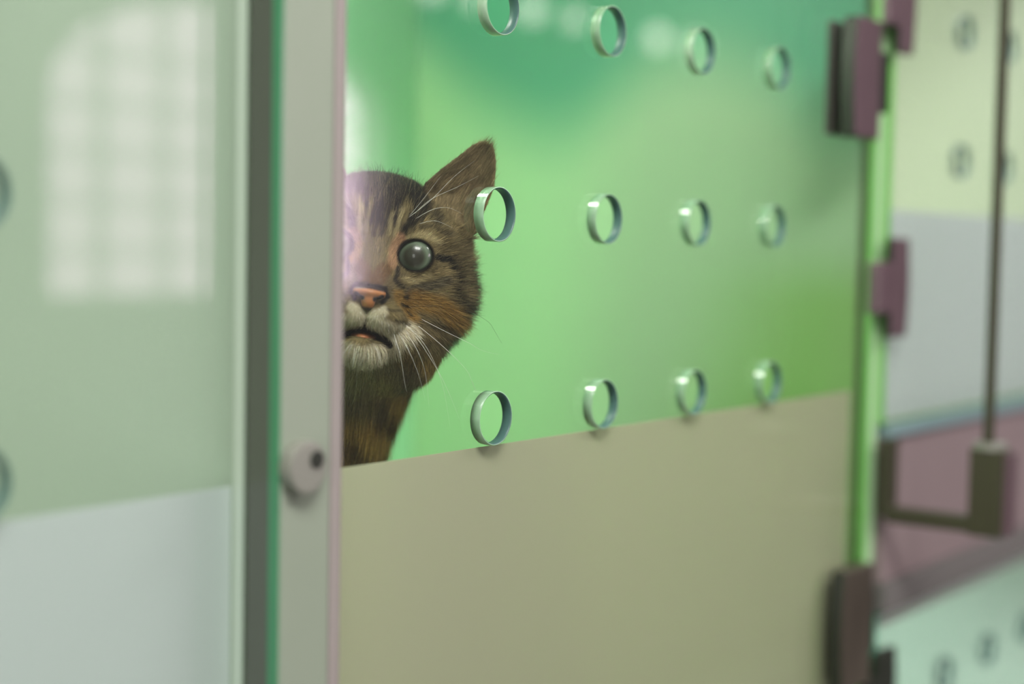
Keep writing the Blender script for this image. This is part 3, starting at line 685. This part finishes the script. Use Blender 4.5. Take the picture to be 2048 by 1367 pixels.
for s in (1, -1):
    bm = bmesh.new(); bmesh.ops.create_uvsphere(bm, u_segments=64, v_segments=40, radius=.0098)
    o = link('eye', bm, M['eye'], cat, smooth=True)
    mw = Matrix([Vector(HB[0]), Vector(HB[1]), Vector(HB[2])]).transposed()
    gaze = Matrix.Rotation(R(-5), 3, 'Z') @ Matrix.Rotation(R(4), 3, 'X')
    o.matrix_basis = Matrix.Translation(Vector(to_world((s*EYE[0], EYE[1], EYE[2])))-CL) @ (mw @ gaze).to_4x4()
bm = bmesh.new(); bmesh.ops.create_uvsphere(bm, u_segments=24, v_segments=16, radius=1)
for v_ in bm.verts: v_.co = Vector(to_world((v_.co.x*.62, 2.15+v_.co.y*1.0, -2.02+v_.co.z*.22)))-CL
link('tongue', bm, mat('tongue_pink', tuple(lin((190, 120, 80))), .4), cat, smooth=True)

# whiskers, each one its own tapered tube
M['whisker'] = mat('whisker_white', (.85, .83, .76), .4)
M['whisker_dark'] = mat('whisker_dark', (.05, .045, .035), .4)
def whisker(pl, r, m, name='whisker'):
    pl = [Vector(p) for p in pl]; n = 18; S = []
    for k in range(n+1):
        t = k/n*(len(pl)-1); i = min(int(t), len(pl)-2); f = t-i
        p0 = pl[max(i-1, 0)]; p1 = pl[i]; p2 = pl[i+1]; p3 = pl[min(i+2, len(pl)-1)]
        S.append(.5*((2*p1)+(p2-p0)*f+(2*p0-5*p1+4*p2-p3)*f*f+(3*p1-p0-3*p2+p3)*f**3))
    bm = bmesh.new(); rings = []
    for k, p in enumerate(S):
        d = (S[min(k+1, n)]-S[max(k-1, 0)]).normalized(); a = d.cross(Vector((0, 1, .3))).normalized(); b_ = d.cross(a)
        rr = r*(1-.85*k/n)
        ring = []
        for q in (0, 1.57, 3.14, 4.71):
            wv = Vector(to_world(p+(a*math.cos(q)+b_*math.sin(q))*rr)); wv.y = max(wv.y, .0074+.00004*math.sin(q)); ring.append(bm.verts.new(wv-CL))
        rings.append(ring)
    for k in range(n):
        for q in range(4): bm.faces.new((rings[k][q], rings[k][(q+1) % 4], rings[k+1][(q+1) % 4], rings[k+1][q]))
    link(name, bm, m, cat, smooth=True)
WH = [[(2.63, -.78), (4.3, -1.36), (6.06, -1.84), (8.17, -1.9)], [(2.57, -1.14), (3.92, -1.99), (5.13, -2.9), (6.05, -3.93)], [(1.91, -1.15), (2.82, -1.84), (3.57, -2.81), (4.16, -3.96), (4.77, -5.81)],
      [(2.48, -1.65), (2.94, -2.13), (4.15, -3.65), (5.17, -5.36)], [(1.63, -1.58), (2.29, -2.45), (2.9, -3.52), (3.36, -4.61)], [(2.1, -1.63), (2.66, -2.32), (3.18, -3.33), (3.61, -4.97)],
      [(1.4, -1.61), (1.84, -2.59), (2.26, -3.92), (2.44, -4.36)]]
WD = [[(2.21, -.22), (2.89, -.11), (3.8, -.03)], [(4.6, -.0), (5.86, -.41), (7.39, -1.43)]]
EB = [[(1.39, 4.01), (2.35, 5.0), (3.25, 6.22), (4.15, 7.17)], [(1.64, 4.24), (2.34, 5.03), (3.55, 5.83), (4.49, 6.52)], [(1.41, 4.08), (1.92, 4.91), (2.65, 6.2)],
      [(1.73, 4.0), (2.48, 4.54), (3.2, 4.74), (3.98, 4.54)], [(1.95, 3.78), (2.68, 4.01), (3.59, 3.79)]]
def front_y(xq, zq):
    yy = np.arange(-.5, 9, .02); dd = cat_sdf(np.full(yy.shape, xq), yy, np.full(yy.shape, zq)); i = np.argmax(dd < .02); return yy[i] if dd[i] < .02 else 4.
for s in (1, -1):
    for L_, m_, r_ in [(q, M['whisker'], .0115) for q in WH]+[(q, M['whisker_dark'], .009) for q in WD]:
        y0 = front_y(L_[0][0], L_[0][1]); n_ = len(L_)
        whisker([(s*a, y0-.30*(1 if k else 0)-(.55 if k else 0)+.35*k, b_) for k, (a, b_) in enumerate(L_)], r_, m_)
    for q in EB:
        y0 = front_y(*q[0]); whisker([(s*a, y0-(.5 if k else 0)+.15*k, b_) for k, (a, b_) in enumerate(q)], .0095, M['whisker'], 'brow_whisker')
